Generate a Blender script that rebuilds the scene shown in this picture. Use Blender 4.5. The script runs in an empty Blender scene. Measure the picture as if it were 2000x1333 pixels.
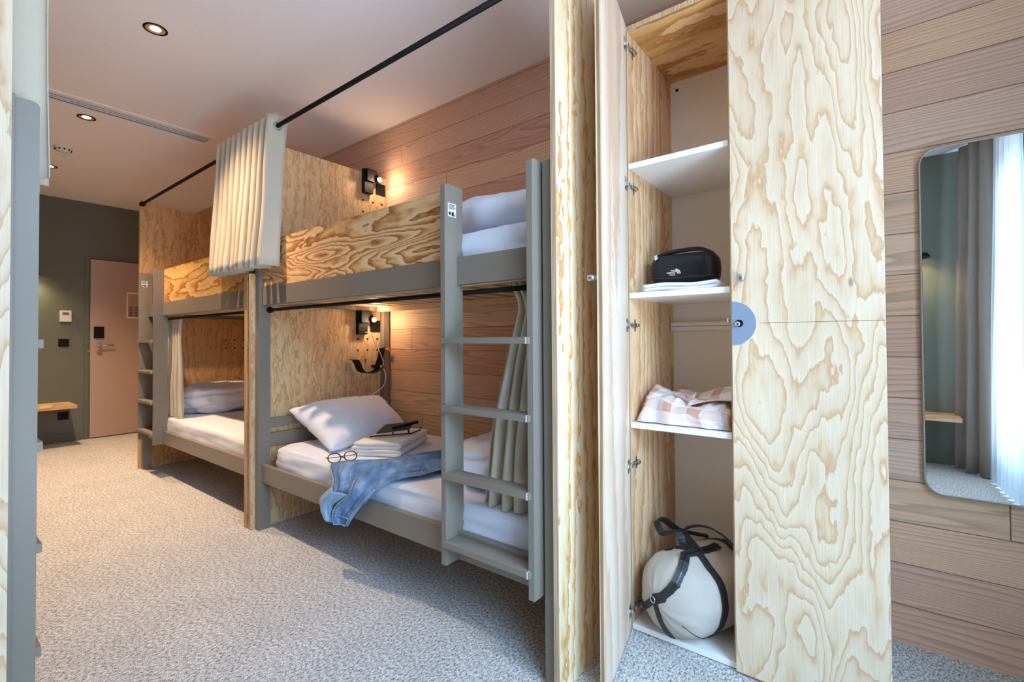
import bpy, bmesh, math, random
from mathutils import Vector, Matrix, noise, Euler
random.seed(7)
S = bpy.context.scene
COL = S.collection

# ---------------------------------------------------------------- camera, world, lights, exposure
YAW, PITCH, ROLL, FPX = .6606, .0147, .0062, 924.8
fw = Vector((-math.sin(YAW)*math.cos(PITCH), math.cos(YAW)*math.cos(PITCH), math.sin(PITCH)))
rt = Vector((math.cos(YAW), math.sin(YAW), 0)); dn = fw.cross(rt)
rt2 = rt*math.cos(ROLL)+dn*math.sin(ROLL); dn2 = -rt*math.sin(ROLL)+dn*math.cos(ROLL)
cd = bpy.data.cameras.new('camera'); cam = bpy.data.objects.new('camera', cd); COL.objects.link(cam)
cam.matrix_world = Matrix(((rt2.x, -dn2.x, -fw.x, 0), (rt2.y, -dn2.y, -fw.y, 0), (rt2.z, -dn2.z, -fw.z, 1.13), (0, 0, 0, 1)))
cd.sensor_width = 36; cd.lens = FPX/2000*36; cd.shift_y = -18.2/2000; cd.clip_start = .02
S.camera = cam

S.view_settings.view_transform = 'Standard'; S.view_settings.look = 'None'
S.view_settings.gamma = 1; S.view_settings.use_curve_mapping = False
S.view_settings.exposure = 0.3
S.cycles.use_denoising = True
S.cycles.max_bounces = 10; S.cycles.diffuse_bounces = 6; S.cycles.glossy_bounces = 4
S.cycles.transmission_bounces = 6; S.cycles.transparent_max_bounces = 12
S.cycles.caustics_reflective = False; S.cycles.caustics_refractive = False
S.cycles.sample_clamp_indirect = 4.0

W = bpy.data.worlds.new('sky'); S.world = W; W.use_nodes = True
bg = W.node_tree.nodes['Background']; bg.inputs[0].default_value = (.62, .78, 1, 1); bg.inputs[1].default_value = 1.2

def light(name, kind, loc, power, color, rot=(0, 0, 0), **kw):
    l = bpy.data.lights.new(name, kind); l.energy = power; l.color = color
    for k, v in kw.items(): setattr(l, k, v)
    o = bpy.data.objects.new(name, l); o.location = loc; o.rotation_euler = rot; COL.objects.link(o); return o
DAY = (.43, .67, 1.0); WARM = (1.0, .70, .43)
# daylight coming in through the window in the end wall (X = 0.95)
light('window_daylight', 'AREA', (1.3, .12, 1.45), 20, DAY, (0, math.radians(90), 0), shape='RECTANGLE', size=2.5, size_y=2.1)
# added fill lamp low outside the window, brightening the ceiling from below
light('ceiling_fill', 'AREA', (2.6, .3, -.7), 640, (.68, .80, 1.0), (0, math.radians(130), 0), shape='RECTANGLE', size=2.4, size_y=4.0)
# the sky high up outside the window
light('sky_daylight', 'AREA', (3.1, -.55, 3.6), 980, DAY, (0, math.radians(53), 0), shape='RECTANGLE', size=3.0, size_y=4.0)
ZC = 2.745
DOWN = [(-2.938, .79), (-4.493, .80), (-6.01, .82)]
for i, (x, y) in enumerate(DOWN):
    light('downlight_beam', 'SPOT', (x, y, ZC-.012), (150, 200, 210)[i], WARM, spot_size=math.radians(104), spot_blend=1.0, shadow_soft_size=.03)

# ---------------------------------------------------------------- node helpers
class NT:
    def __init__(s, name, rough=.6, metal=0, spec=.5):
        s.m = bpy.data.materials.new(name); s.m.use_nodes = True; s.t = s.m.node_tree
        s.b = s.t.nodes['Principled BSDF']; s.b.inputs['Roughness'].default_value = rough
        s.b.inputs['Metallic'].default_value = metal; s.b.inputs['Specular IOR Level'].default_value = spec
    def n(s, typ, **kw):
        n = s.t.nodes.new(typ)
        for k, v in kw.items():
            if k in n.inputs.keys() or isinstance(k, int): pass
            setattr(n, k, v)
        return n
    def l(s, a, b): s.t.links.new(a, b)
    def val(s, sock, v):
        if hasattr(v, 'is_output') or hasattr(v, 'links'): s.l(v, sock)
        else: sock.default_value = v
    def math(s, op, a, b=0.0, c=0.0):
        n = s.n('ShaderNodeMath', operation=op); s.val(n.inputs[0], a); s.val(n.inputs[1], b); s.val(n.inputs[2], c); return n.outputs[0]
    def coord(s, scale=(1, 1, 1), loc=(0, 0, 0), rot=(0, 0, 0), src='Object'):
        tc = s.n('ShaderNodeTexCoord'); mp = s.n('ShaderNodeMapping')
        mp.inputs['Scale'].default_value = scale; mp.inputs['Location'].default_value = loc; mp.inputs['Rotation'].default_value = rot
        s.l(tc.outputs[src], mp.inputs[0]); return mp.outputs[0]
    def noise(s, vec, scale=1, detail=3, rough=.5, dist=0.0):
        n = s.n('ShaderNodeTexNoise'); s.l(vec, n.inputs['Vector']); n.inputs['Scale'].default_value = scale
        n.inputs['Detail'].default_value = detail; n.inputs['Roughness'].default_value = rough; n.inputs['Distortion'].default_value = dist
        return n.outputs['Fac']
    def ramp(s, fac, stops, interp='LINEAR'):
        r = s.n('ShaderNodeValToRGB'); cr = r.color_ramp; cr.interpolation = interp
        while len(cr.elements) < len(stops): cr.elements.new(.5)
        for e, (p, c) in zip(cr.elements, stops):
            e.position = p; e.color = (*(c if hasattr(c, '__len__') else (c, c, c)), 1)
        s.l(fac, r.inputs[0]); return r.outputs[0]
    def mix(s, fac, a, b, blend='MIX'):
        n = s.n('ShaderNodeMix', data_type='RGBA', blend_type=blend); s.val(n.inputs[0], fac)
        s.val(n.inputs[6], a if hasattr(a, 'links') else (*a, 1)); s.val(n.inputs[7], b if hasattr(b, 'links') else (*b, 1)); return n.outputs[2]
    def color(s, c): s.val(s.b.inputs['Base Color'], c if hasattr(c, 'links') else (*c, 1)); return s
    def bump(s, h, strength=.3, dist=.002):
        n = s.n('ShaderNodeBump'); n.inputs['Strength'].default_value = strength; n.inputs['Distance'].default_value = dist
        s.l(h, n.inputs['Height']); s.l(n.outputs[0], s.b.inputs['Normal']); return s
def srgb(r, g, b):
    f = lambda c: (c/255/12.92 if c/255 <= .04045 else ((c/255+.055)/1.055)**2.4)
    return (f(r), f(g), f(b))
def plain(name, c, rough=.6, metal=0, spec=.5, em=None, est=0):
    t = NT(name, rough, metal, spec).color(srgb(*c))
    if em: t.b.inputs['Emission Color'].default_value = (*srgb(*em), 1); t.b.inputs['Emission Strength'].default_value = est
    return t.m

def ply(name, base, mid, band, grain='Z', K=6, across=8, seed=0, an=1.0, edge=.55, scale=1.0, jag=.55, rough=.45, knots=0, lo=.06):
    """rotary cut softwood plywood: contour lines of a stretched height field, one soft and one sharp side to each band"""
    t = NT(name, rough, spec=.35)
    st = {'Z': (1.9, 1.9, .62), 'X': (.62, 1.9, 1.9)}[grain]
    st = tuple(a*scale*(an if a < 1 else 1) for a in st)
    v = t.coord(st, (seed*3.1, seed*1.7, seed*5.3))
    big = t.noise(v, 1.6, 2.6, .5, .35)
    js = {'Z': (44, 44, 15), 'X': (15, 44, 44)}[grain]
    j = t.noise(t.coord(js, (seed, 0, 0)), 1.0, 2, .5)
    tc = t.coord(); sx = t.n('ShaderNodeSeparateXYZ'); t.l(tc, sx.inputs[0])
    ac = t.math('ADD', sx.outputs[0], sx.outputs[1]) if grain == 'Z' else sx.outputs[2]
    h = t.math('ADD', t.math('MULTIPLY', big, K*1.6), t.math('MULTIPLY', ac, across*.35))
    h = t.math('ADD', h, t.math('MULTIPLY', j, jag))
    fr = t.math('FRACT', h)
    c = t.ramp(fr, [(0, base), (max(lo, .01), base), (edge, mid), (.90, band), (.97, base)])
    fs = {'Z': (420, 420, 7), 'X': (7, 420, 420)}[grain]
    fib = t.noise(t.coord(fs), 1.0, 2, .6)
    c = t.mix(1.0, c, t.ramp(fib, [(.3, .90), (.7, 1.04)]), 'MULTIPLY')
    tone = t.noise(t.coord({'Z': (3.2, 3.2, .9), 'X': (.9, 3.2, 3.2)}[grain], (seed, seed, 0)), 1, 2)
    c = t.mix(1.0, c, t.ramp(tone, [(.3, (.93, .92, .90)), (.7, (1.04, 1.03, 1.02))]), 'MULTIPLY')
    if knots:
        vo = t.n('ShaderNodeTexVoronoi'); t.l(t.coord((7, 7, 3.0), (seed*2.3, 0, .7)), vo.inputs['Vector']); vo.inputs['Scale'].default_value = .9
        k = t.ramp(vo.outputs['Distance'], [(0, 1.0), (.035, .9), (.06, 0)])
        c = t.mix(t.math('MULTIPLY', k, .75), c, tuple(x*.35 for x in band))
    t.color(c); t.bump(fib, .08, .001); return t.m

CREAM = srgb(240, 226, 200)
M = {}
M['ply_door'] = ply('plywood_door', srgb(228, 207, 180), srgb(223, 197, 165), srgb(207, 165, 124), seed=1.3, K=17, across=12, edge=.62, jag=1.1, knots=1, an=.8)
M['ply_inside'] = ply('plywood_inside', srgb(234, 202, 162), srgb(227, 187, 144), srgb(200, 148, 100), seed=4.2, K=6, across=26, jag=1.0, edge=.45, an=.35)
M['ply_open'] = ply('plywood_open_door', srgb(236, 220, 202), srgb(233, 210, 188), srgb(224, 184, 154), seed=8.4, K=3, across=26, jag=.4, edge=.5, an=.3)
M['ply_top'] = ply('plywood_top', srgb(226, 184, 130), srgb(214, 168, 108), srgb(176, 122, 62), grain='X', seed=3.1, K=4, across=3, jag=.6, an=.5)
M['ply_divider'] = ply('plywood_divider', srgb(234, 218, 190), srgb(230, 204, 160), srgb(206, 146, 80), seed=2.6, K=6, across=40, jag=1.2, an=.35, edge=.6)
M['ply_guard'] = ply('plywood_guard', srgb(242, 204, 154), srgb(228, 176, 116), srgb(162, 96, 44), grain='X', seed=5.5, K=15, across=26, edge=.5, jag=1.0, scale=1.15, lo=.22, an=.7)
M['ply_guard_far'] = ply('plywood_guard_far', srgb(230, 188, 128), srgb(216, 168, 100), srgb(154, 98, 46), grain='X', seed=9.5, K=8, across=16, edge=.55, jag=.9, an=.7)
M['ply_head'] = ply('plywood_headboard', srgb(234, 202, 158), srgb(228, 190, 142), srgb(206, 158, 108), seed=6.6, K=8, across=30, edge=.5, jag=2.2, an=.4)
M['ply_far'] = ply('plywood_far', srgb(228, 184, 130), srgb(222, 174, 116), srgb(196, 142, 84), seed=7.7, K=7, across=26, edge=.5, jag=1.8, an=.45)
# plywood cut edge: thin dark and light veneers
def ply_edge(name, axis):
    t = NT(name, .6, spec=.3); v = t.coord({'X': (1, .02, .02), 'Y': (.02, 1, .02), 'D': (1, .3, .02)}[axis])
    w = t.n('ShaderNodeTexWave', wave_type='BANDS', bands_direction='Y' if axis == 'Y' else 'X'); t.l(v, w.inputs['Vector'])
    w.inputs['Scale'].default_value = 62; w.inputs['Distortion'].default_value = 1.5
    c = t.ramp(w.outputs['Fac'], [(.25, srgb(160, 120, 86)), (.6, srgb(222, 196, 162))])
    n2 = t.noise(t.coord((60, 60, 5)), 1, 2)
    t.color(t.mix(1, c, t.ramp(n2, [(.3, .8), (.6, 1.05)]), 'MULTIPLY')); return t.m
M['edge_x'] = ply_edge('plywood_edge', 'X'); M['edge_y'] = ply_edge('plywood_edge_side', 'Y')

# horizontal cedar boards
def boards():
    t = NT('cedar_boards', .62, spec=.3); P = .152; Z0 = .142
    tc = t.n('ShaderNodeTexCoord'); sp = t.n('ShaderNodeSeparateXYZ'); t.l(tc.outputs['Object'], sp.inputs[0])
    r = t.math('DIVIDE', t.math('SUBTRACT', sp.outputs[2], Z0), P)
    row = t.math('FLOOR', r); fz = t.math('FRACT', r)
    wn = t.n('ShaderNodeTexWhiteNoise', noise_dimensions='1D'); t.l(row, wn.inputs['W'])
    off = t.math('MULTIPLY', wn.outputs['Value'], 2.9)
    rx = t.math('DIVIDE', t.math('ADD', sp.outputs[0], off), 2.9); colx = t.math('FLOOR', rx); fx = t.math('FRACT', rx)
    wn2 = t.n('ShaderNodeTexWhiteNoise', noise_dimensions='2D'); cb = t.n('ShaderNodeCombineXYZ'); t.l(row, cb.inputs[0]); t.l(colx, cb.inputs[1]); t.l(cb.outputs[0], wn2.inputs['Vector'])
    idv = t.math('MULTIPLY', wn2.outputs['Value'], 37.0)
    # grain: contours of noise stretched along X, different for each board
    cc = t.n('ShaderNodeCombineXYZ'); t.l(t.math('MULTIPLY', sp.outputs[0], .55), cc.inputs[0]); t.l(idv, cc.inputs[1]); t.l(t.math('MULTIPLY', sp.outputs[2], 6.5), cc.inputs[2])
    nb = t.noise(cc.outputs[0], 1.0, 2.5, .45, .3)
    h = t.math('ADD', t.math('MULTIPLY', nb, 13.0), t.math('MULTIPLY', fz, t.math('MULTIPLY_ADD', wn2.outputs['Value'], 12.0, 2.0)))
    fr = t.math('FRACT', h)
    g = t.ramp(fr, [(0, 1.04), (.5, .97), (.88, .70), (.97, 1.03)])
    cf = t.n('ShaderNodeCombineXYZ'); t.l(t.math('MULTIPLY', sp.outputs[0], 5.0), cf.inputs[0]); t.l(idv, cf.inputs[1]); t.l(t.math('MULTIPLY', sp.outputs[2], 260.0), cf.inputs[2])
    fine = t.noise(cf.outputs[0], 1, 2, .6)
    tone = t.ramp(wn2.outputs['Value'], [(0, srgb(226, 184, 150)), (.25, srgb(238, 206, 172)), (.45, srgb(218, 170, 146)), (.65, srgb(232, 200, 176)), (.85, srgb(222, 178, 156)), (1, srgb(236, 194, 160))])
    c = t.mix(1, tone, g, 'MULTIPLY'); c = t.mix(1, c, t.ramp(fine, [(.3, .9), (.7, 1.06)]), 'MULTIPLY')
    sm = t.math('LESS_THAN', t.math('ABSOLUTE', t.math('SUBTRACT', fz, .5)), .490)
    sj = t.math('LESS_THAN', t.math('ABSOLUTE', t.math('SUBTRACT', fx, .5)), .4993)
    ok = t.math('MULTIPLY', sm, sj)
    c = t.mix(ok, srgb(132, 92, 72), c); t.color(c); t.bump(ok, .5, .003); return t.m
M['cedar'] = boards()

def carpet():
    t = NT('heather_carpet', .95, spec=.1)
    a = t.noise(t.coord((230, 470, 300), rot=(0, 0, .5)), 1, 4, .8)
    b = t.noise(t.coord((120, 70, 80), rot=(0, 0, -.4)), 1, 4, .8)
    g = t.noise(t.coord((5, 5, 5)), 1, 3, .6)
    f = t.math('ADD', t.math('MULTIPLY', a, .55), t.math('MULTIPLY', b, .45))
    c = t.ramp(f, [(.40, srgb(52, 51, 52)), (.46, srgb(126, 123, 122)), (.505, srgb(208, 205, 203)), (.57, srgb(242, 240, 238))])
    c = t.mix(1, c, t.ramp(g, [(.35, .95), (.65, 1.05)]), 'MULTIPLY')
    t.color(c); t.bump(a, .6, .004); return t.m
M['carpet'] = carpet()
def painted(name, c, rough, amp=.02, sc=400, bs=.1):
    t = NT(name, rough, spec=.35); n = t.noise(t.coord(), sc, 2, .6); cc = srgb(*c)
    t.color(t.ramp(n, [(.3, tuple(x*(1-amp*2) for x in cc)), (.7, tuple(min(1, x*(1+amp*2)) for x in cc))])); t.bump(n, bs, .001); return t.m
M['ceiling'] = painted('ceiling_plaster', (248, 241, 240), .9, .02, 300, .1)
M['green'] = painted('green_wall', (112, 116, 106), .85, .05, 220, .3)
M['green_trim'] = painted('green_trim', (104, 108, 98), .6)
M['grey'] = painted('taupe_lacquer', (134, 124, 112), .38, .01, 600, .03)
M['white_board'] = painted('white_melamine', (240, 238, 234), .35, .004, 500, .02)
M['back_board'] = painted('beige_back_board', (240, 231, 218), .6, .015, 500, .05)
M['door_pink'] = painted('door_lacquer', (188, 164, 150), .5, .015, 400, .05)
M['black'] = plain('black_metal', (18, 17, 17), .6, spec=.2)
M['blackplate'] = plain('black_plate', (24, 22, 22), .7, spec=.2)
M['hole'] = plain('dark_hole', (40, 24, 16), .9)
M['chrome'] = plain('chrome', (205, 208, 212), .18, 1)
M['steel'] = plain('brushed_steel', (185, 187, 190), .35, 1)
M['plastic'] = plain('white_plastic', (232, 230, 224), .4)
M['cap'] = plain('cap_plastic', (200, 198, 192), .4)
M['screen'] = plain('grey_display', (110, 122, 128), .3)
M['wood_peg'] = plain('peg_wood', (196, 140, 84), .5)
M['slat'] = painted('slat_wood', (226, 192, 152), .6, .03, 60)
M['oak'] = ply('oak_shelf', srgb(222, 186, 144), srgb(214, 174, 130), srgb(186, 142, 100), grain='X', seed=11, K=3, across=20)
M['glow'] = plain('lamp_glow', (255, 235, 200), .5, em=(255, 214, 150), est=26)
M['glow_led'] = plain('led_glow', (255, 240, 210), .5, em=(255, 214, 160), est=120)
M['reflector'] = plain('copper_reflector', (226, 176, 136), .3, .4)
M['disc'] = plain('blue_grey_disc', (128, 142, 160), .55)
M['mirror'] = plain('mirror_silver', (236, 238, 236), .01, 1)
M['mirror_rim'] = plain('mirror_rim', (176, 170, 158), .35, .6)
M['leather'] = painted('dark_leather', (44, 42, 44), .5, .08, 90, .3)
M['glass_dark'] = plain('dark_glass', (78, 72, 68), .6, spec=.2)
M['gunmetal'] = plain('dark_frame', (30, 28, 28), .35)
def fabric(name, c, rough=.9, amp=.03, sc=500, bs=.25, sheen=.0, tr=0):
    t = NT(name, rough, spec=.15); cc = srgb(*c)
    n = t.noise(t.coord((1, 1, 1)), sc, 2, .6); n2 = t.noise(t.coord(), 9, 3, .5)
    col = t.ramp(n, [(.3, tuple(x*(1-amp*2) for x in cc)), (.7, tuple(min(1, x*(1+amp*2)) for x in cc))])
    t.color(t.mix(1, col, t.ramp(n2, [(.3, .97), (.7, 1.02)]), 'MULTIPLY')); t.bump(n, bs, .0008); return t.m
M['linen_white'] = fabric('white_cotton', (228, 232, 244), amp=.006, sc=900, bs=.08)
M['towel'] = fabric('white_towel', (240, 239, 238), amp=.02, sc=350, bs=.5)
M['curtain'] = fabric('beige_curtain', (206, 194, 174), amp=.03, sc=500)
M['curtain_grey'] = fabric('grey_curtain', (150, 142, 134), amp=.04, sc=300)
M['canvas'] = fabric('cream_canvas', (186, 176, 165), amp=.03, sc=600)
M['black_nylon'] = painted('black_nylon', (24, 25, 30), .38, .06, 260, .3)
M['blue_cloth'] = fabric('blue_cloth', (44, 84, 132))
def denim():
    t = NT('blue_denim', .9, spec=.1)
    n = t.noise(t.coord((1, 1, 1), rot=(.6, .4, .8)), 14, 4, .6, .4); w = t.noise(t.coord((900, 300, 900)), 1, 2)
    c = t.ramp(n, [(.28, srgb(84, 110, 148)), (.5, srgb(116, 146, 184)), (.7, srgb(152, 180, 212))])
    t.color(t.mix(1, c, t.ramp(w, [(.3, .86), (.7, 1.08)]), 'MULTIPLY')); t.bump(w, .3, .001); return t.m
M['denim'] = denim()
M['denim_light'] = fabric('light_denim', (150, 180, 212), amp=.08, sc=300)
def plaid():
    t = NT('pink_plaid', .9, spec=.1); tc0 = t.coord(rot=(.25, .1, .35)); nw = t.n('ShaderNodeTexNoise'); t.l(tc0, nw.inputs['Vector']); nw.inputs['Scale'].default_value = 9; nw.inputs['Detail'].default_value = 1
    mx = t.n('ShaderNodeMix', data_type='VECTOR'); mx.inputs[0].default_value = .05; t.l(tc0, mx.inputs[4]); t.l(nw.outputs['Color'], mx.inputs[5])
    sp = t.n('ShaderNodeSeparateXYZ'); t.l(mx.outputs[1], sp.inputs[0])
    def stripe(v, per, ph, w):
        f = t.math('FRACT', t.math('ADD', t.math('DIVIDE', v, per), ph)); return t.math('LESS_THAN', f, w)
    a = stripe(sp.outputs[0], .105, .1, .42); b = stripe(t.math('ADD', sp.outputs[1], sp.outputs[2]), .12, .3, .40)
    s2 = t.math('ADD', t.math('MULTIPLY', a, .5), t.math('MULTIPLY', b, .5))
    c = t.ramp(s2, [(0, srgb(234, 228, 226)), (.5, srgb(224, 198, 188)), (1, srgb(198, 154, 132))], 'LINEAR')
    g = stripe(sp.outputs[0], .21, .62, .16); c = t.mix(t.math('MULTIPLY', g, .5), c, srgb(196, 196, 204))
    t.color(c); t.bump(t.noise(t.coord(), 600, 2), .2, .001); return t.m
M['plaid'] = plaid()
def sheer():
    m = bpy.data.materials.new('sheer_voile'); m.use_nodes = True; t = m.node_tree; t.nodes.clear()
    o = t.nodes.new('ShaderNodeOutputMaterial'); a = t.nodes.new('ShaderNodeMixShader'); b = t.nodes.new('ShaderNodeMixShader')
    tr = t.nodes.new('ShaderNodeBsdfTransparent'); d = t.nodes.new('ShaderNodeBsdfDiffuse'); tl = t.nodes.new('ShaderNodeBsdfTranslucent')
    for x in (d, tl): x.inputs[0].default_value = (.7, .72, .74, 1)
    b.inputs[0].default_value = .62; t.links.new(d.outputs[0], b.inputs[1]); t.links.new(tl.outputs[0], b.inputs[2])
    a.inputs[0].default_value = .66; t.links.new(tr.outputs[0], a.inputs[1]); t.links.new(b.outputs[0], a.inputs[2]); t.links.new(a.outputs[0], o.inputs[0]); return m
M['sheer'] = sheer()
def glass():
    m = bpy.data.materials.new('window_glass'); m.use_nodes = True; t = m.node_tree; t.nodes.clear()
    o = t.nodes.new('ShaderNodeOutputMaterial'); a = t.nodes.new('ShaderNodeMixShader'); tr = t.nodes.new('ShaderNodeBsdfTransparent'); g = t.nodes.new('ShaderNodeBsdfGlossy')
    tr.inputs[0].default_value = (.96, .98, .97, 1); g.inputs['Roughness'].default_value = .02; a.inputs[0].default_value = .06
    t.links.new(tr.outputs[0], a.inputs[1]); t.links.new(g.outputs[0], a.inputs[2]); t.links.new(a.outputs[0], o.inputs[0]); return m
M['glass'] = glass()

# ---------------------------------------------------------------- mesh helpers
ident = lambda p: p
class MB:
    """collects shapes into one mesh"""
    def __init__(s, f=ident): s.bm = bmesh.new(); s.f = f
    def face(s, vs, mi=0, sm=False):
        try:
            f = s.bm.faces.new(vs); f.material_index = mi; f.smooth = sm; return f
        except ValueError: return None
    def box(s, x0, x1, y0, y1, z0, z1, bev=0, mi=0, mf=None):
        b = bmesh.new() if bev else s.bm
        P = [(x, y, z) for x in (x0, x1) for y in (y0, y1) for z in (z0, z1)]
        v = [b.verts.new(s.f(Vector(p))) for p in P]
        # faces: -x +x -y +y -z +z
        for k, idx in enumerate(((0, 1, 3, 2), (4, 6, 7, 5), (0, 4, 5, 1), (2, 3, 7, 6), (0, 2, 6, 4), (1, 5, 7, 3))):
            f = b.faces.new([v[i] for i in idx]); f.material_index = mi if not mf else mf[k]
        if bev:
            bmesh.ops.bevel(b, geom=b.edges[:], offset=bev, segments=2, profile=.7, affect='EDGES')
            s._merge(b)
        return s
    def _merge(s, b):
        mp = {}
        for v in b.verts: mp[v] = s.bm.verts.new(v.co)
        for f in b.faces:
            nf = s.face([mp[v] for v in f.verts], f.material_index, f.smooth)
        b.free()
    def prism(s, poly, axis, a, b, mi=0, sm=False):
        def pt(u, v, w): return {'X': (w, u, v), 'Y': (u, w, v), 'Z': (u, v, w)}[axis]
        A = [s.bm.verts.new(s.f(Vector(pt(u, v, a)))) for u, v in poly]; B = [s.bm.verts.new(s.f(Vector(pt(u, v, b)))) for u, v in poly]
        n = len(poly); s.face(A[::-1], mi); s.face(B, mi)
        for i in range(n): s.face([A[i], A[(i+1) % n], B[(i+1) % n], B[i]], mi, sm)
        return s
    def cyl(s, p0, p1, r, n=20, r1=None, mi=0, cap=True):
        p0 = Vector(p0); p1 = Vector(p1); d = (p1-p0).normalized(); a = d.orthogonal().normalized(); b = d.cross(a); r1 = r if r1 is None else r1
        R = []
        for p, rr in ((p0, r), (p1, r1)):
            R.append([s.bm.verts.new(s.f(p+(a*math.cos(t)+b*math.sin(t))*rr)) for t in (2*math.pi*i/n for i in range(n))])
        for i in range(n): s.face([R[0][i], R[0][(i+1) % n], R[1][(i+1) % n], R[1][i]], mi, True)
        if cap: s.face(R[0][::-1], mi); s.face(R[1], mi)
        return s
    def lathe(s, o, axis, prof, n=28, mi=0):
        """prof: (distance along axis, radius)"""
        o = Vector(o); d = Vector(axis).normalized(); a = d.orthogonal().normalized(); b = d.cross(a); R = []
        for h, r in prof:
            if r < 1e-6: R.append([s.bm.verts.new(s.f(o+d*h))]*n)
            else: R.append([s.bm.verts.new(s.f(o+d*h+(a*math.cos(2*math.pi*i/n)+b*math.sin(2*math.pi*i/n))*r)) for i in range(n)])
        for k in range(len(R)-1):
            for i in range(n):
                vs = []
                for v in (R[k][i], R[k][(i+1) % n], R[k+1][(i+1) % n], R[k+1][i]):
                    if v not in vs: vs.append(v)
                if len(vs) > 2: s.face(vs, mi, True)
        return s
    def tube(s, pts, r, n=8, close=False, mi=0):
        pts = [Vector(p) for p in pts]; R = []; N = len(pts); up = None
        for i, p in enumerate(pts):
            d = (pts[(i+1) % N if close else min(i+1, N-1)]-pts[(i-1) % N if close else max(i-1, 0)]).normalized()
            if up is None: up = d.orthogonal().normalized()
            up = (up-d*up.dot(d)).normalized(); b = d.cross(up)
            R.append([s.bm.verts.new(s.f(p+(up*math.cos(t)+b*math.sin(t))*r)) for t in (2*math.pi*k/n for k in range(n))])
        for i in range(N if close else N-1):
            j = (i+1) % N
            for k in range(n): s.face([R[i][k], R[i][(k+1) % n], R[j][(k+1) % n], R[j][k]], mi, True)
        if not close: s.face(R[0][::-1], mi); s.face(R[-1], mi)
        return s
    def strap(s, pts, w, th, nrm, mi=0):
        """flat strap along pts; nrm(i, p, d) gives the direction its flat face looks"""
        pts = [Vector(p) for p in pts]; R = []; N = len(pts)
        for i, p in enumerate(pts):
            d = (pts[min(i+1, N-1)]-pts[max(i-1, 0)]).normalized(); n = Vector(nrm(i, p, d)); n = (n-d*n.dot(d)).normalized(); b = d.cross(n)
            R.append([s.bm.verts.new(s.f(p+b*(w/2*x)+n*(th/2*y))) for x, y in ((-1, -1), (1, -1), (1, 1), (-1, 1))])
        for i in range(N-1):
            for k in range(4): s.face([R[i][k], R[i][(k+1) % 4], R[i+1][(k+1) % 4], R[i+1][k]], mi)
        s.face(R[0][::-1], mi); s.face(R[-1], mi); return s
    def grid(s, fn, nu, nv, mi=0, wrapu=False, mif=None):
        V = [[s.bm.verts.new(s.f(Vector(fn(i/nu, j/nv)))) for j in range(nv+1)] for i in range(nu if wrapu else nu+1)]
        for i in range(nu):
            a = V[i]; b = V[(i+1) % len(V)]
            for j in range(nv): s.face([a[j], b[j], b[j+1], a[j+1]], mi if not mif else mif(i/nu, j/nv), True)
        return s
    def weld(s, d=1e-5): bmesh.ops.remove_doubles(s.bm, verts=s.bm.verts[:], dist=d); return s

def _finish(name, mb, mats, loc=None):
    bm = mb.bm; bmesh.ops.recalc_face_normals(bm, faces=bm.faces[:])
    if loc is not None:
        bmesh.ops.translate(bm, verts=bm.verts[:], vec=-Vector(loc))
    me = bpy.data.meshes.new(name); bm.to_mesh(me); bm.free()
    for m in (mats if isinstance(mats, (list, tuple)) else [mats]): me.materials.append(M[m])
    o = bpy.data.objects.new(name, me); COL.objects.link(o)
    if loc is not None: o.location = loc
    return o
def world_off(p):
    v = Vector((0, 0, 0))
    while p is not None: v += p.location; p = p.parent
    return v
def part(name, mb, mats, parent, label=None, origin=None):
    """a child mesh whose own coordinates stay world coordinates"""
    o = _finish(name, mb, mats); o.parent = parent; o.location = -world_off(parent)
    if label: o['label'] = label
    return o
def thing(name, label, cat, loc, group=None):
    o = bpy.data.objects.new(name, None); COL.objects.link(o); o.location = loc; o.empty_display_size = .1
    o['label'] = label; o['category'] = cat
    if group: o['group'] = group
    return o
def solo(name, mb, mats, label, cat, group=None):
    bm = mb.bm; xs = [v.co for v in bm.verts]
    lo = [min(v[i] for v in xs) for i in range(3)]; hi = [max(v[i] for v in xs) for i in range(3)]
    o = _finish(name, mb, mats, ((lo[0]+hi[0])/2, (lo[1]+hi[1])/2, lo[2])); o['label'] = label; o['category'] = cat
    if group: o['group'] = group
    return o
def struct(name, mb, mats, parent=None):
    o = _finish(name, mb, mats); o['kind'] = 'structure'
    if parent is not None: o.parent = parent
    return o
def smooth(pts, k=6):
    P = [Vector(p) for p in pts]; out = []
    for i in range(len(P)-1):
        a, b, c, d = P[max(i-1, 0)], P[i], P[i+1], P[min(i+2, len(P)-1)]
        for j in range(k):
            t = j/k; out.append(.5*((2*b)+(c-a)*t+(2*a-5*b+4*c-d)*t*t+(3*b-a-3*c+d)*t**3))
    out.append(P[-1]); return out
def nz(x, y=0, z=0): return noise.noise(Vector((x, y, z)))
def solidify(o, t):
    m = o.modifiers.new('thickness', 'SOLIDIFY'); m.thickness = t; m.offset = 0
def subsurf(o, l=1):
    m = o.modifiers.new('smooth', 'SUBSURF'); m.levels = l; m.render_levels = l

# ---------------------------------------------------------------- the room
XF, XN, YR, YL = -7.25, .95, 2.265, -1.15
WY0, WY1, WZ0, WZ1 = -.70, 1.12, .12, 2.5
mb = MB().box(XF-.1, XN+.1, YL-.1, YR+.1, -.1, 0); struct('floor', mb, 'carpet')
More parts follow.
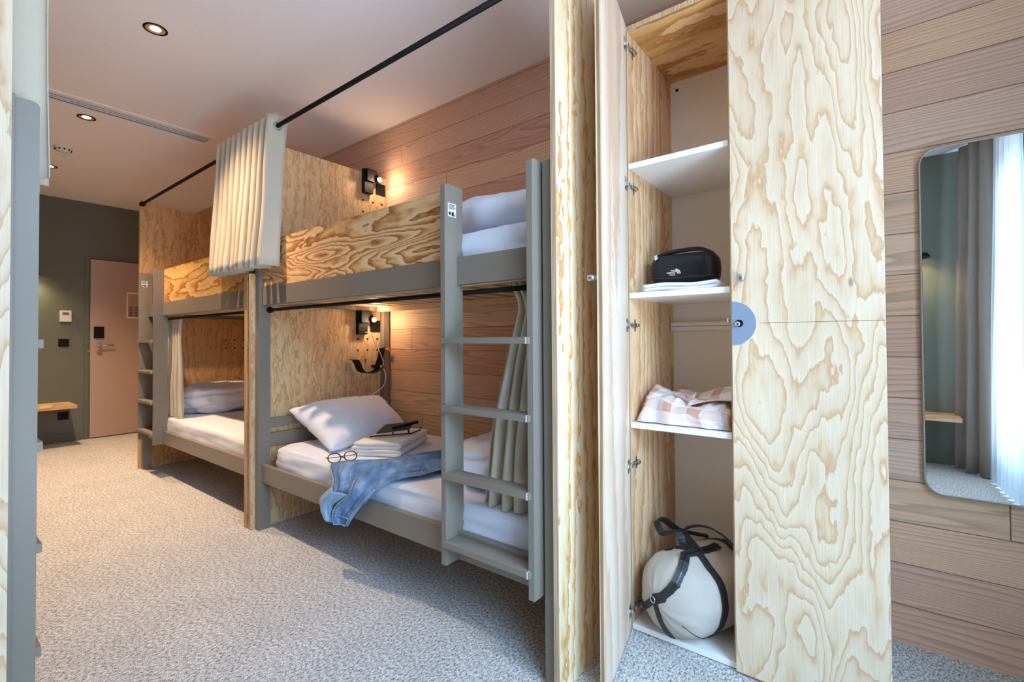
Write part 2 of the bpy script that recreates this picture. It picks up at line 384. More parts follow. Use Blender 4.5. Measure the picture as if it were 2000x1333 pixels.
# ceiling with the slot for the air vent left open, a black plate standing in for its shade
VX0, VX1, VY0, VY1 = -4.335, -4.17, .12, 1.51
mb = MB()
for b in ((XF-.1, VX0, YL-.1, YR+.1), (VX1, XN+.1, YL-.1, YR+.1), (VX0, VX1, YL-.1, VY0), (VX0, VX1, VY1, YR+.1)): mb.box(*b, ZC, ZC+.12)
struct('ceiling', mb, 'ceiling')
struct('wall_right', MB().box(XF, XN, YR, YR+.1, 0, ZC), 'cedar')
struct('wall_left', MB().box(XF, XN, YL-.1, YL, 0, ZC), 'green')
struct('wall_far', MB().box(XF-.1, XF, YL, YR, 0, ZC), 'green')
mb = MB()
for b in ((YL, WY0, 0, ZC), (WY1, YR, 0, ZC), (WY0, WY1, 0, WZ0), (WY0, WY1, WZ1, ZC)): mb.box(XN, XN+.12, *b)
struct('wall_near', mb, 'green')
mb = MB()
fr = .055
for (a, b, c, d) in ((WY0, WY0+fr, WZ0, WZ1), (WY1-fr, WY1, WZ0, WZ1), (WY0, WY1, WZ0, WZ0+fr), (WY0, WY1, WZ1-fr, WZ1), (.06, .14, WZ0, WZ1)): mb.box(XN+.02, XN+.09, a, b, c, d)
win = struct('window_1', mb, 'disc')
g = _finish('pane', MB().box(XN+.05, XN+.056, WY0+fr, WY1-fr, WZ0+fr, WZ1-fr), 'glass'); g.parent = win
# skirting of the green walls
struct('baseboard_far', MB().box(XF, XF+.014, YL, 1.26, 0, .09, .003), 'green_trim')
struct('baseboard_left', MB().box(XF, XN, YL, YL+.014, 0, .09, .003), 'green_trim')
# entrance door with a thin frame
struct('trim_1', MB().box(XF, XF+.012, 1.285, 1.325, 0, 2.125).box(XF, XF+.012, 1.325, 2.25, 2.092, 2.125), 'green_trim')
door = struct('door_1', MB().box(XF, XF+.022, 1.335, 2.235, .012, 2.085, .002), 'door_pink')
def dpart(n, mb, m, par=door): o = _finish(n, mb, m); o.parent = par; return o
dpart('card_reader', MB().box(XF+.022, XF+.04, 1.365, 1.455, 1.165, 1.30, .004), 'black')
h = dpart('door_handle', MB().cyl((XF+.022, 1.415, 1.083), (XF+.034, 1.415, 1.083), .026).cyl((XF+.03, 1.415, 1.083), (XF+.068, 1.415, 1.083), .010)
          .cyl((XF+.066, 1.405, 1.083), (XF+.066, 1.54, 1.083), .0095), 'chrome')
dpart('lock_rosette', MB().cyl((XF+.022, 1.415, 1.005), (XF+.034, 1.415, 1.005), .026).cyl((XF+.034, 1.415, 1.005), (XF+.046, 1.415, 1.005), .012), 'chrome')
dpart('strike_plate', MB().box(XF+.012, XF+.02, 1.308, 1.34, 1.0, 1.03), 'chrome')

# ---------------------------------------------------------------- bunk beds
ZLT, ZLB, ZUT, ZUB = .386, .283, 1.448, 1.340
PT = 1.72                                     # top of posts and ladders
FY, FT = 1.32, .028                           # rail front and thickness
BACK = 2.25
def stile_poly(y0, y1):
    yr = FY+.001
    return [(y0, .281), (yr, .281), (yr, ZLB-.001), (yr, ZLT+.001), (y1, ZLT+.001), (y1, ZUB-.001), (yr, ZUB-.001), (yr, ZUT+.001), (y1 if False else yr, PT+.003), (y0, PT+.003)]
def bunk(label, x0, x1, lad, f=ident, guard=('ply_guard', None), slats=True, caps=True, group='bunk beds'):
    """x0..x1: outer faces of the posts; lad: outer faces of the ladder"""
    c = f(Vector(((x0+x1)/2, 1.78, 0)))
    b = thing('bunk_bed', label, 'bunk bed', (c.x, c.y, 0), group)
    pw = .045
    for X in ((x0, x0+pw), (x1-pw, x1)):
        for Y in ((1.30, 1.37), (2.20, BACK)):
            part('post', MB(f).box(*X, *Y, 0, PT, .002), 'grey', b)
    gx = (lad[1], x1-pw) if lad[0]-x0 < x1-lad[1] else (x0+pw, lad[0])
    for zt, zb in ((ZLT, ZLB), (ZUT, ZUB)):
        part('side_rail', MB(f).box(x0+pw, x1-pw, FY, FY+FT, zb, zt, .0015), 'grey', b)
        part('side_rail', MB(f).box(x0+pw, x1-pw, 2.19, 2.19+FT, zb, zt, .0015), 'grey', b)
        for X in ((x0+.006, x0+.036), (x1-.036, x1-.006)):
            part('end_rail', MB(f).box(*X, 1.37, 2.20, zb, zt), 'grey', b)
        part('slat_bearer', MB(f).box(x0+pw, x1-pw, 2.14, 2.19, zb-.004, zb+.03), 'slat', b)
        part('slat_bearer', MB(f).box(x0+pw, x1-pw, FY+FT, FY+FT+.04, zb-.004, zb+.03), 'slat', b)
        for X in ((x0+.0365, x0+.090), (x1-.090, x1-.0365)):  # end slats added to block lamp light falling through the mattress gap
            part('slat', MB(f).box(*X, FY+FT+.002, 2.188, zb+.032, zb+.044), 'slat', b)
        if slats:
            n = 13
            for k in range(n):
                xx = x0+.14+(x1-x0-.28)*k/(n-1)
                part('slat', MB(f).box(xx-.045, xx+.045, FY+FT+.002, 2.188, zb+.032, zb+.044), 'slat', b)
    # rails of the lower headboard
    for z0, z1 in ((.60, .655), (.485, .565)):
        for X in ((x0+.008, x0+.03), (x1-.03, x1-.008)):
            part('headboard_rail', MB(f).box(*X, 1.37, 2.20, z0, z1, .0015), 'grey', b)
    part('guard_board', MB(f).box(gx[0], gx[1], FY+.004, FY+.022, ZUT, 1.722, .001), guard[0], b, 'plywood guard board with flame grain')
    # ladder
    sw = .023
    for k, X in enumerate(((lad[0], lad[0]+sw), (lad[1]-sw, lad[1]))):
        m = MB(f); m.prism([(1.255, .28), (FY, .28), (FY, PT+.003)]+[(1.255+.014-.014*math.sin(a), PT+.003-.014+.014*math.cos(a)) for a in (math.pi/2*i/5 for i in range(6))], 'X', *X)
        for z0, z1 in ((ZLT, ZUB), (ZUT, PT+.003)): m.box(*X, FY-.0005, 1.352, z0+.0008, z1)
        st = part('ladder_stile', m, 'grey', b)
        if k == 0:
            y0, y1 = 1.272, 1.315; z0, z1 = 1.60, 1.652; xx = X[1]
            part('safety_label', MB(f).box(xx, xx+.0012, y0, y1, z0, z1), 'plastic', st, 'white printed safety sticker')
            g = MB(f)
            for r in range(4): g.box(xx+.0012, xx+.0018, y0+.003, y1-.004-.006*(r % 2), z1-.007-r*.0052, z1-.0045-r*.0052)
            g.box(xx+.0012, xx+.0018, y0+.004, y0+.014, z0+.006, z0+.018); g.box(xx+.0012, xx+.0018, y0+.019, y0+.031, z0+.003, z0+.019)
            g.box(xx+.0012, xx+.0018, y0+.034, y1-.004, z0+.004, z0+.010)
            part('label_print', g, 'gunmetal', st)
    for z in (1.135, .880, .628, .374):
        r = part('ladder_rung', MB(f).box(lad[0]+.012, lad[1]-.012, 1.243, 1.315 if z > .5 else 1.318, z-.022, z, .002), 'grey', b)
        if caps: part('rung_end_cap', MB(f).box(lad[1]-.0235, lad[1]-.017, 1.2415, 1.256, z-.0225, z+.0005, .002), 'cap', r, 'pale end cap')
    return b
near = bunk('bunk bed beside the open wardrobe, denim shirt hanging over its lower rail', -2.965, -.835, (-1.318, -.890))
far = bunk('bunk bed farther from the wardrobe, by the entrance door', -5.172, -3.06, (-5.09, -4.672), guard=('ply_guard_far', None))
C2 = 1.46
opp = bunk('grey bunk bed at the left edge, seen only as a ladder stile', -3.74, -1.612, (-2.07, -1.64), f=lambda p: Vector((p.x, C2-p.y, p.z)), slats=False, caps=False)

def panel(label, x0, x1, yf, yb, ztop, m, f=ident, holes=()):
    mm = MB(f).box(x0, x1, yf, yb, 0, ztop, 0, 0, (0, 0, 1, 1, 1, 1))
    return mm
PZ = 2.355
PG = 'plywood partition panels'
def partition(label, x0, x1, yf, yb, mat, notch=False):
    # the inner panels are cut back above the guard boards so that the rod and curtain pass in front
    mm = panel(label, x0, x1, yf, yb, 1.53 if notch else PZ, mat)
    if notch: mm.box(x0, x1, 1.375, yb, 1.53, PZ, 0, 0, (0, 0, 1, 1, 1, 1))
    return solo('partition_panel', mm, [mat, 'edge_x'], label, 'partition', PG)
# solid posts and panels must not share space: the bed posts stand between the panels
pan_near = partition('tall plywood partition panel between the wardrobe and the near bunk bed', -.830, -.810, 1.275, 2.262, 'ply_divider')
pan_b = partition('plywood headboard panel carrying the reading lamps of the near bunk bed', -2.992, -2.967, 1.275, 2.262, 'ply_head', True)
pan_a = partition('plywood panel closing the foot of the far bunk bed, right behind the headboard panel of the near one', -3.052, -3.02, 1.275, 2.262, 'ply_far', True)
pan_f = partition('plywood panel at the far end of the far bunk bed, next to the entrance door', -5.207, -5.175, 1.285, 2.262, 'ply_far')
pan_o = solo('partition_panel', MB().box(-1.605, -1.583, -.80, .151, 0, PZ, 0, 0, (0, 0, 1, 1, 1, 1)), ['ply_door', 'edge_x'],
             'plywood panel cut off by the left edge of the picture', 'partition', PG)
# peg holes and lamps on the headboard panel
HX = -2.967
m = MB()
for (y, z) in ((2.055, 2.15), (2.14, 2.15), (2.22, 2.15), (2.055, 2.065), (2.14, 2.065), (2.22, 2.065),
               (2.01, 1.134), (2.09, 1.134), (2.175, 1.134), (2.01, 1.052), (2.09, 1.052), (2.175, 1.052)): m.cyl((HX, y, z), (HX+.0012, y, z), .008, 14)
part('peg_hole', m, 'hole', pan_b)
m = MB()
for (y, z) in ((1.99, 1.134), (2.07, 1.134), (2.15, 1.134), (1.99, 1.052), (2.07, 1.052), (2.15, 1.052)): m.cyl((-5.175, y, z), (-5.1738, y, z), .008, 14)
part('peg_hole', m, 'hole', pan_f)

def reading_lamp(label, y, z, p):
    t = thing('reading_lamp', label, 'lamp', (HX, y, z), 'reading lamps')
    part('mounting_block', MB().box(HX, HX+.035, y-.043, y+.035, z-.115, z+.06, .006), 'black', t)
    # swivelling head leaning out to the right, ends in the small bulb
    part('lamp_arm', MB().prism([(y-.03, z+.058), (y+.045, z+.058), (y+.085, z-.01), (y+.03, z-.03), (y-.03, z-.03)], 'X', HX+.035, HX+.055), 'black', t)
    part('lamp_head', MB().lathe((HX+.055, y+.062, z-.006), (1, -.1, -.15), [(-.012, .0), (-.012, .02), (.02, .022), (.022, .018), (.012, .015)]), 'black', t)
    part('bulb', MB().lathe((HX+.067, y+.061, z-.007), (1, -.1, -.15), [(0, .0), (0, .0125), (.006, .010), (.009, 0)]), 'glow_led', t)
    light('reading_lamp_light', 'POINT', (HX+.094, y+.06, z-.012), p, WARM, shadow_soft_size=.014)
    s = thing('power_socket', ('upper' if z > 2 else 'lower')+' black square socket plate beside the '+('upper' if z > 2 else 'lower')+' reading lamp', 'socket', (HX, y+.13, z-.05), 'bedside sockets')
    part('socket_plate', MB().box(HX, HX+.008, y+.080, y+.162, z-.095, z-.012, .002), 'blackplate', s)
    part('socket_insert', MB().cyl((HX+.008, y+.125, z-.053), (HX+.011, y+.125, z-.053), .022), 'black', s)
reading_lamp('upper black reading lamp glowing high on the near headboard panel', 2.085, 2.335-.02, 2.4)
reading_lamp('lower black reading lamp glowing above the pillow of the near lower bunk', 2.035, 1.262+.02, 2.2)

# phone rack and peg below the lower reading lamp
t = thing('phone_rack', 'dark curved metal phone rack pegged to the plywood above the lower pillow', 'rack', (HX, 2.09, .92))
rk = smooth([(0, 1.925, .988), (0, 1.955, .985), (0, 1.975, .955), (0, 1.995, .912), (0, 2.03, .893), (0, 2.08, .888), (0, 2.13, .902), (0, 2.165, .93)], 5)
def curve_rack(u, v):
    f = u*(len(rk)-1); i = min(int(f), len(rk)-2); p = rk[i].lerp(rk[i+1], f-i); return (HX+.008+.085*v, p.y, p.z)
r = part('rack_cradle', MB().grid(curve_rack, 35, 3), 'blackplate', t); solidify(r, .004)
part('rack_fin', MB().prism([(2.105, .915), (2.175, .925), (2.205, 1.07), (2.155, 1.065), (2.135, .985)], 'X', HX+.052, HX+.0565), 'blackplate', t)
part('charger_plug', MB().box(HX+.03, HX+.06, 2.10, 2.17, .925, .945, .004), 'black', t)
part('rack_screw', MB().cyl((HX, 2.075, .985), (HX+.012, 2.075, .985), .008), 'wood_peg', t)
solo('wooden_peg', MB().cyl((-2.9199, 2.222, 1.055), (-2.885, 2.222, 1.055), .010).cyl((-2.889, 2.222, 1.055), (-2.880, 2.222, 1.055), .014), 'wood_peg',
     'short wooden peg beside the phone rack on the bed post', 'peg')
cp = [(-2.90, 2.02, 1.182), (-2.87, 2.055, 1.172), (-2.86, 2.07, 1.12), (-2.86, 2.125, 1.03), (-2.86, 2.152, .955), (-2.885, 2.15, .938)]
cp2 = [(-2.90, 2.15, .935), (-2.87, 2.165, .905), (-2.86, 2.172, .85), (-2.86, 2.145, .785), (-2.86, 2.07, .745), (-2.86, 2.0, .705), (-2.86, 1.97, .68)]
solo('charging_cable', MB().tube(smooth(cp), .0028, 6).tube(smooth(cp2), .0028, 6), 'plastic', 'thin white charging cable looping from the lower lamp down to the pillow', 'cable')

# ---------------------------------------------------------------- curtain rods and curtains
def rod(label, x0, x1, y, z, r=.0115, flip=1):
    t = thing('curtain_rod', label, 'curtain rod', ((x0+x1)/2, y, z), 'curtain rods')
    part('rod', MB().cyl((x0, y, z), (x1, y, z), r, 16), 'black', t)
    for x, d in ((x0, .02), (x1, -.02)): part('rod_socket', MB().cyl((x, y, z), (x+d, y, z), r*1.9, 18), 'black', t)
ROD_Z = 2.35
rod('long black curtain rod running high along both upper bunks', -5.175, -.830, 1.30, ROD_Z)
rod('black curtain rod under the upper mattress of the near bunk bed', -2.92, -.88, 1.362, 1.312, .0095)
rod('black curtain rod under the upper mattress of the far bunk bed', -5.127, -3.105, 1.362, 1.312, .0095)
rod('black curtain rod of the bunk at the left edge, above its pale curtain', -3.70, -1.605, .165, ROD_Z)

def folded(u, n, x0, x1, ph0=0.0):
    """accordion: (x, s) where s is -1..1 fold position"""
    ph = ph0+u*(n*math.pi); k = .42*math.sin(2*ph)
    p0 = ph0-.42*math.sin(2*ph0)*1; p1 = ph0+n*math.pi; e0 = p0; e1 = p1-.42*math.sin(2*p1)
    return x0+(x1-x0)*((ph-k)-e0)/(e1-e0), math.sin(ph)
def curtain_upper(label, x0, x1, n, yc, A, zt, zb, drift, mat='curtain', dirn=1, grommets=True, nv=16, group='sleeping bunk curtains'):
    t = thing('curtain', label, 'curtain', ((x0+x1)/2, yc, zb), group)
    def fn(u, v):
        x, s = folded(u, n, x0, x1, math.pi/2)
        z = zt+(zb-zt)*v
        w = nz(x*7, v*2.2, 3.1)
        sg = math.copysign(abs(s)**.8, s)
        y = yc+A*(1-.12*math.sin(v*3))*sg+drift*v+.016*w*v
        x2 = x+.02*nz(u*11, v*1.5, .7)*(.3+v)
        return (x2, y, z+.012*nz(u*n*.9, 2.2)+.006*s*(1-v))
    o = part('curtain_cloth', MB().grid(fn, n*16, nv), mat, t); solidify(o, .0022)
    if grommets:
        for k in range(n):
            u = (k+.5)/n; p = fn(u, (zt-ROD_Z)/(zt-zb)); d = Vector(fn(min(u+.004, 1), .06))-Vector(fn(u-.004, .06))
            nrm = Vector((d.y, -d.x, 0)).normalized()
            ring = [Vector((p[0], yc, ROD_Z))+Vector((-nrm.y, nrm.x, 0))*math.cos(a)*.022+Vector((0, 0, 1))*math.sin(a)*.022 for a in (2*math.pi*i/20 for i in range(20))]
            part('grommet', MB().tube(ring, .0045, 6, True), 'steel', t)
    return t
curtain_upper('beige eyelet curtain bunched on the long rod above the near upper bunk', -3.43, -2.672, 20, 1.30, .052, 2.412, 1.545, -.056)
curtain_upper('pale eyelet curtain hanging at the top left corner', -2.03, -1.70, 8, .175, .058, 2.412, 1.553, .0)

def curtain_lower(label, tops, waists, bots, n, yc, zt, zw, zb, ph=0.0, A=.035, yb=0):
    t = thing('curtain', label, 'curtain', (sum(tops)/2, yc, zb), 'sleeping bunk curtains')
    def fn(u, v):
        z = zt+(zb-zt)*v; vw = (zt-zw)/(zt-zb)
        if v < vw: k = v/vw; k = k*k*(3-2*k); a = tops[0]*(1-k)+waists[0]*k; b = tops[1]*(1-k)+waists[1]*k; am = A*(1-.25*k)
        else: k = (v-vw)/(1-vw); k = 1-(1-k)**1.7; a = waists[0]*(1-k)+bots[0]*k; b = waists[1]*(1-k)+bots[1]*k; am = A*(.75+.55*k)
        x, s = folded(u, n, a, b, ph)
        y = yc+am*s+yb*v+.012*nz(x*9, v*3, 1.3)
        return (x+.012*nz(u*7, v*3, 5), y, z+.01*nz(u*n, 9))
    o = part('curtain_cloth', MB().grid(fn, n*14, 22), 'curtain', t); solidify(o, .0025)
curtain_lower('beige curtain gathered behind the ladder of the near lower bunk', (-1.085, -.90), (-1.04, -.90), (-1.215, -.90), 10, 1.39, 1.345, 1.235, .497, A=.026)
curtain_lower('beige curtain drawn to the foot of the far lower bunk behind its ladder', (-4.95, -4.50), (-4.92, -4.50), (-5.02, -4.48), 12, 1.40, 1.345, 1.15, .497, A=.022)

# ---------------------------------------------------------------- bedding
def rbox(cx, cy, z0, sx, sy, sz, r, nu=60, nv=44, wr=.004, seed=0, dome=0):
    """mattress: rounded box as one skin, with sheet wrinkles"""
    m = MB()
    import bisect
    def prof(t):  # half section from bottom centre to top centre: (scale, z)
        pass
    hx, hy = sx/2, sy/2
    def pos(u, v):
        # u around, v from bottom rim to top centre
        a = u*2*math.pi; c, s = math.cos(a), math.sin(a); p = 14.0
        k = (abs(c)**p+abs(s)**p)**(-1/p); ex, ey = c*k, s*k
        if v < .18: q = v/.18; zz = q*(sz-r); ins = 0
        elif v < .42: q = (v-.18)/.24*math.pi/2; zz = sz-r+r*math.sin(q); ins = r*(1-math.cos(q))
        else: q = (v-.42)/.58; zz = sz+dome*(q*(2-q)); ins = None
        if ins is None:
            X = ex*(hx-r)*(1-q); Y = ey*(hy-r)*(1-q)
        else: X = ex*(hx-ins); Y = ey*(hy-ins)
        w = wr*(nz(X*5+seed, Y*9, zz*14)+.6*nz(X*14, Y*20+seed, zz*30))
        g = wr*.8*nz(X*2.2+seed, zz*55, 2) if v < .42 else 0
        n = Vector((ex if ins is not None else 0, ey if ins is not None else 0, .6 if v > .3 else 0))
        return Vector((cx+X, cy+Y, z0+zz))+n*(w+g)
    m.grid(pos, nu*4, nv, wrapu=True); m.weld(1e-4); return m
MG = 'mattresses'
solo('mattress', rbox(-1.885, 1.765, ZLB+.046, 1.99, .83, .165, .035, wr=.008, seed=1), 'linen_white', 'white sheeted mattress of the near lower bunk, shirt and glasses on it', 'mattress', MG)
solo('mattress', rbox(-1.885, 1.765, ZUB+.046, 1.99, .83, .165, .035, wr=.009, seed=5), 'linen_white', 'white sheeted mattress of the near upper bunk seen through the ladder', 'mattress', MG)
solo('mattress', rbox(-4.11, 1.765, ZLB+.046, 2.0, .83, .165, .035, wr=.005, seed=3), 'linen_white', 'white sheeted mattress of the far lower bunk', 'mattress', MG)
TOP = ZLB+.046+.165; TOPU = ZUB+.046+.165

def pillow(c, T=.17, n=34, seed=0, amp=.008, squash=.0):
    """c: four corners bl, br, tr, tl; bulges along the normal, corners drawn out"""
    c = [Vector(p) for p in c]; nrm = ((c[1]-c[0]).cross(c[3]-c[0])).normalized()
    def surf(side):
        def fn(u, v):
            U, V = 2*u-1, 2*v-1
            # sides curve inwards between the corners
            uu = .5+.5*U*(1-.075*(1-V*V)); vv = .5+.5*V*(1-.075*(1-U*U))
            p = c[0]*(1-uu)*(1-vv)+c[1]*uu*(1-vv)+c[2]*uu*vv+c[3]*(1-uu)*vv
            h = T/2*((1-abs(U)**2.4)*(1-abs(V)**2.4))**.55
            w = amp*(nz(u*5+seed, v*5, side)+.7*nz(u*13, v*11+seed, side*3))*(min(1, h/(T*.12)))
            edge = math.exp(-((1-abs(V))/.22)**2)+math.exp(-((1-abs(U))/.22)**2)
            w += .006*edge*nz(u*26 if abs(V) > abs(U) else v*26, seed, 4)*(h > 0)
            return p+nrm*(side*(h+w if h > 1e-5 else 0))
        return fn
    m = MB(); m.grid(surf(1), n, n); m.grid(surf(-1), n, n); m.weld(2e-4); return m
solo('pillow', pillow([(-2.385, 1.44, TOP+.022), (-2.51, 2.10, TOP+.040), (-2.86, 2.13, .715), (-2.90, 1.46, .70)], T=.22, seed=2), 'linen_white',
     'plump white pillow leaning on the headboard of the near lower bunk', 'pillow', 'pillows')

def blob(cx, cy, z0, sx, sy, sz, seed=0, amp=.02, rot=0, p=2.6, nu=90, nv=46, crease=0, flat=.15, fold=0):
    """soft folded bedding resting on z0"""
    m = MB(); R = Matrix.Rotation(rot, 3, 'Z')
    def sp(x, e): return math.copysign(abs(x)**e, x)
    def fn(u, v):
        a = u*2*math.pi; b = (v-.5)*math.pi; e = 2/p
        x, y, z = sp(math.cos(b), e)*sp(math.cos(a), e), sp(math.cos(b), e)*sp(math.sin(a), e), sp(math.sin(b), e)
        d = Vector((x, y, z)); q = Vector((x*sx/2, y*sy/2, z*sz/2))
        w = amp*(nz(q.x*6+seed, q.y*6, q.z*7)+.55*nz(q.x*15, q.y*15+seed, q.z*15))
        if crease:
            s = q.z/(sz/2)*crease*.5+.35*nz(q.x*4, q.y*4, seed); fr = abs((s % 1.0)-.5)*2
            w -= .030*max(0, 1-fr/.3)
            w -= .010*abs(nz(q.x*18+seed, q.y*18, q.z*9))
        q += d.normalized()*w
        q = R @ q; q.z = max(q.z, -sz/2+.004+sz*flat*0)
        return (cx+q.x, cy+q.y, z0+sz/2+q.z)
    m.grid(fn, nu, nv, wrapu=True); m.weld(1e-4); return m
solo('duvet', blob(-4.78, 1.80, TOP-.006, .56, .74, .26, seed=3, amp=.03, crease=2.2, rot=.05), 'linen_white', 'white duvet rolled up at the head of the far lower bunk', 'duvet', 'rolled white duvets')
solo('duvet', blob(-1.34, 1.76, TOP-.006, .50, .66, .21, seed=8, amp=.028, crease=2.4, rot=.1), 'linen_white', 'white duvet rolled up behind the ladder of the near lower bunk', 'duvet', 'rolled white duvets')
solo('duvet', blob(-1.24, 1.77, TOPU-.005, .84, .70, .225, seed=12, amp=.022, p=2.1, crease=0), 'linen_white', 'white folded bedding heaped on the near upper bunk', 'duvet', 'rolled white duvets')

# folded towels on the near lower bunk
def towel_slab(cx, cy, z0, L, Wd, H, rot, layers=3, seed=0):
    """folded towel: a strip wound back and forth, rounded folds at one end"""
    m = MB(); R = Matrix.Rotation(rot, 3, 'Z'); th = H/layers
    path = []
    for k in range(layers):
        zc = th*(k+.5); xs = (-L/2+th/2, L/2-th/2)
        a, b = (xs[0], xs[1]) if k % 2 == 0 else (xs[1], xs[0])
        for j in range(15): path.append((a+(b-a)*j/14, zc))
        if k < layers-1:
            sgn = 1 if k % 2 == 0 else -1
            for j in range(1, 6):
                t = -math.pi/2+math.pi*j/6; path.append((b+sgn*math.cos(t)*th*.5, zc+th/2+math.sin(t)*th/2))
    def fn(u, v):
        i = min(int(u*(len(path)-1)), len(path)-2); f = u*(len(path)-1)-i
        x = path[i][0]*(1-f)+path[i+1][0]*f; z = path[i][1]*(1-f)+path[i+1][1]*f
        y = (v-.5)*Wd*(1+.03*nz(u*8+seed, v))
        z += .006*nz(x*9+seed, y*9, 1); q = R @ Vector((x, y+.008*nz(u*10, seed), 0)); return (cx+q.x, cy+q.y, z0+max(z, th*.35))
    m.grid(fn, len(path)*1, 20); return m, th*.86
tm, th = towel_slab(-2.255, 1.755, TOP+.004, .27, .42, .075, math.radians(28-0), 4, 1)
o = solo('folded_towel', tm, 'towel', 'folded white towels on the near lower bunk, in front of the pillow', 'towel'); solidify(o, th)
# small device propped on a frame on top of the towel
TT = TOP+.086
t = thing('tablet_stand', 'small dark glass tablet propped on a thin frame on the folded towel', 'device', (-2.42, 1.86, TT))
R = Matrix.Rotation(math.radians(62), 3, 'Z')
def tp(x, y, z): q = R @ Vector((x, y, 0)); return (-2.255+q.x, 1.775+q.y, TT+z)
m = MB()
v = [m.bm.verts.new(tp(*p)) for p in ((-.11, -.030, .010), (.08, -.030, .018), (.12, .03, .050), (-.05, .03, .044), (-.11, -.035, .016), (.08, -.035, .024), (.12, .025, .056), (-.05, .025, .050))]
for q in ((0, 1, 2, 3), (4, 5, 6, 7), (0, 1, 5, 4), (1, 2, 6, 5), (2, 3, 7, 6), (3, 0, 4, 7)): m.face([v[i] for i in q])
part('tablet', m, 'glass_dark', t)
part('stand_frame', MB().tube([tp(-.15, -.06, .004), tp(.08, -.07, .004), tp(.15, .0, .006), tp(.16, .03, .02)], .004, 6).tube([tp(-.02, -.065, .004), tp(-.02, -.045, .022)], .004, 6).tube([tp(.07, -.065, .004), tp(.07, -.045, .028)], .005, 6), 'gunmetal', t)
cl = part('stand_clip', MB().box(-.09, .07, -.012, .012, -.007, .007), 'black', t)
cl.matrix_local = Matrix.Translation(Vector(tp(.07, -.002, .046))-t.location) @ Euler((0, -.12, math.radians(72))).to_matrix().to_4x4()

# eyeglasses
t = thing('eyeglasses', 'black rimmed eyeglasses lying folded on the white sheet', 'eyeglasses', (-2.2, 1.43, TOP+.008))
GC = Vector((-2.19, 1.392, TOP+.010)); gx = Vector((.33, .94, 0)).normalized(); gy = Vector((-.94, .33, 0)).normalized()
# the frame stands on its lower edge, temples folded behind
def gp(a, b, c): return GC+gx*a+gy*c+Vector((0, 0, b))
for s in (-1, 1):
    ring = [gp(s*.040+.031*math.copysign(abs(math.cos(k))**.8, math.cos(k)), .022+.022*math.sin(k)*(1 if math.sin(k) > 0 else .9), .014*math.sin(k)) for k in (2*math.pi*i/28 for i in range(28))]
    part('rim', MB().tube(ring, .0028, 6, True), 'gunmetal', t)
    tp0 = gp(s*.072, .028, .0); part('temple', MB().tube(smooth([tp0, gp(s*.078, .024, .02), gp(s*.06, .012, .06), gp(s*.03, .006, .085), gp(-s*.02, .004, .09)]), .002, 6), 'gunmetal', t)
part('nose_bridge', MB().tube([gp(-.010, .018, 0), gp(0, .023, .001), gp(.010, .018, 0)], .0024, 6), 'gunmetal', t)

# denim shirt draped over mattress and rail
def loft(A, B, nu, nv, foldf, close=False):
    A = smooth(A, 8); B = smooth(B, 8)
    def samp(L, u):
        f = u*(len(L)-1); i = min(int(f), len(L)-2); return L[i].lerp(L[i+1], f-i)
    return lambda u, v: foldf(u, v, samp(A, u).lerp(samp(B, u), v))
ZD = TOP+.012
upA = [(-1.76, 2.08, ZD+.01), (-1.87, 1.97, ZD+.012), (-1.91, 1.80, ZD+.014), (-1.965, 1.60, ZD+.016), (-2.03, 1.47, ZD+.012), (-2.16, 1.365, ZD+.004), (-2.20, 1.335, ZD-.012), (-2.11, 1.297, .43), (-2.20, 1.280, .34), (-2.13, 1.278, .255)]
loB = [(-1.63, 2.02, ZD+.01), (-1.62, 1.82, ZD+.010), (-1.60, 1.62, ZD+.012), (-1.63, 1.46, ZD+.012), (-1.68, 1.37, ZD+.006), (-1.73, 1.325, ZD-.015), (-1.80, 1.292, .43), (-1.90, 1.282, .34), (-1.965, 1.278, .262)]
def foldf(u, v, p):
    e = math.sin(v*math.pi)
    w = .020*e*(math.sin(v*16+u*5+2*nz(u*4, v*3))*.6+nz(u*7, v*12, 2))+.012*abs(nz(u*5, v*9, 7))+.012*e
    if u < .62: return p+Vector((0, 0, abs(w)))
    k = min(1, (u-.62)/.12); return p+Vector((0, -abs(w)*k*.8, abs(w)*(1-k)))
t = thing('denim_shirt', 'faded blue denim shirt draped across the near lower bunk and over its rail', 'shirt', (-1.95, 1.5, .27))
o = part('shirt_body', MB().grid(loft(upA, loB, 110, 40, foldf), 110, 40), 'denim', t); solidify(o, .004)
# turned-back cuff at the hanging end, lighter inside and pale seams
fl = loft(upA, loB, 110, 40, foldf)
def off(p, d): return (p[0], p[1]-d, p[2]+d*.2)
def cuff(u, v): p = fl(.80+.19*u, .04+.5*v*(1-.4*u)); return off(p, .012+.012*math.sin(v*math.pi))
o = part('shirt_cuff', MB().grid(cuff, 16, 14), 'denim_light', t, 'paler inside of the turned-back cuff'); solidify(o, .003)
m = MB()
for vv in (.02, .57, .97): m.tube([off(fl(.70+.295*k/16, vv), .009) for k in range(17)], .0022, 5)
m.tube([off(fl(.995, .02+.95*k/14), .009) for k in range(15)], .0025, 5); m.tube([off(fl(.93, .02+.95*k/14), .009) for k in range(15)], .0018, 5)
m.tube([fl(.55+.2*k/12, .30+.2*k/12)+Vector((0, -.004, .004)) for k in range(13)], .0018, 5)
part('shirt_seam', m, 'denim_light', t, 'pale stitched seam')
m = MB()
for k in range(4):
    p = fl(.36+.02*k, .84); m.cyl(p+Vector((0, 0, .002)), p+Vector((0, 0, .009)), .006, 12)
part('button', m, 'disc', t)

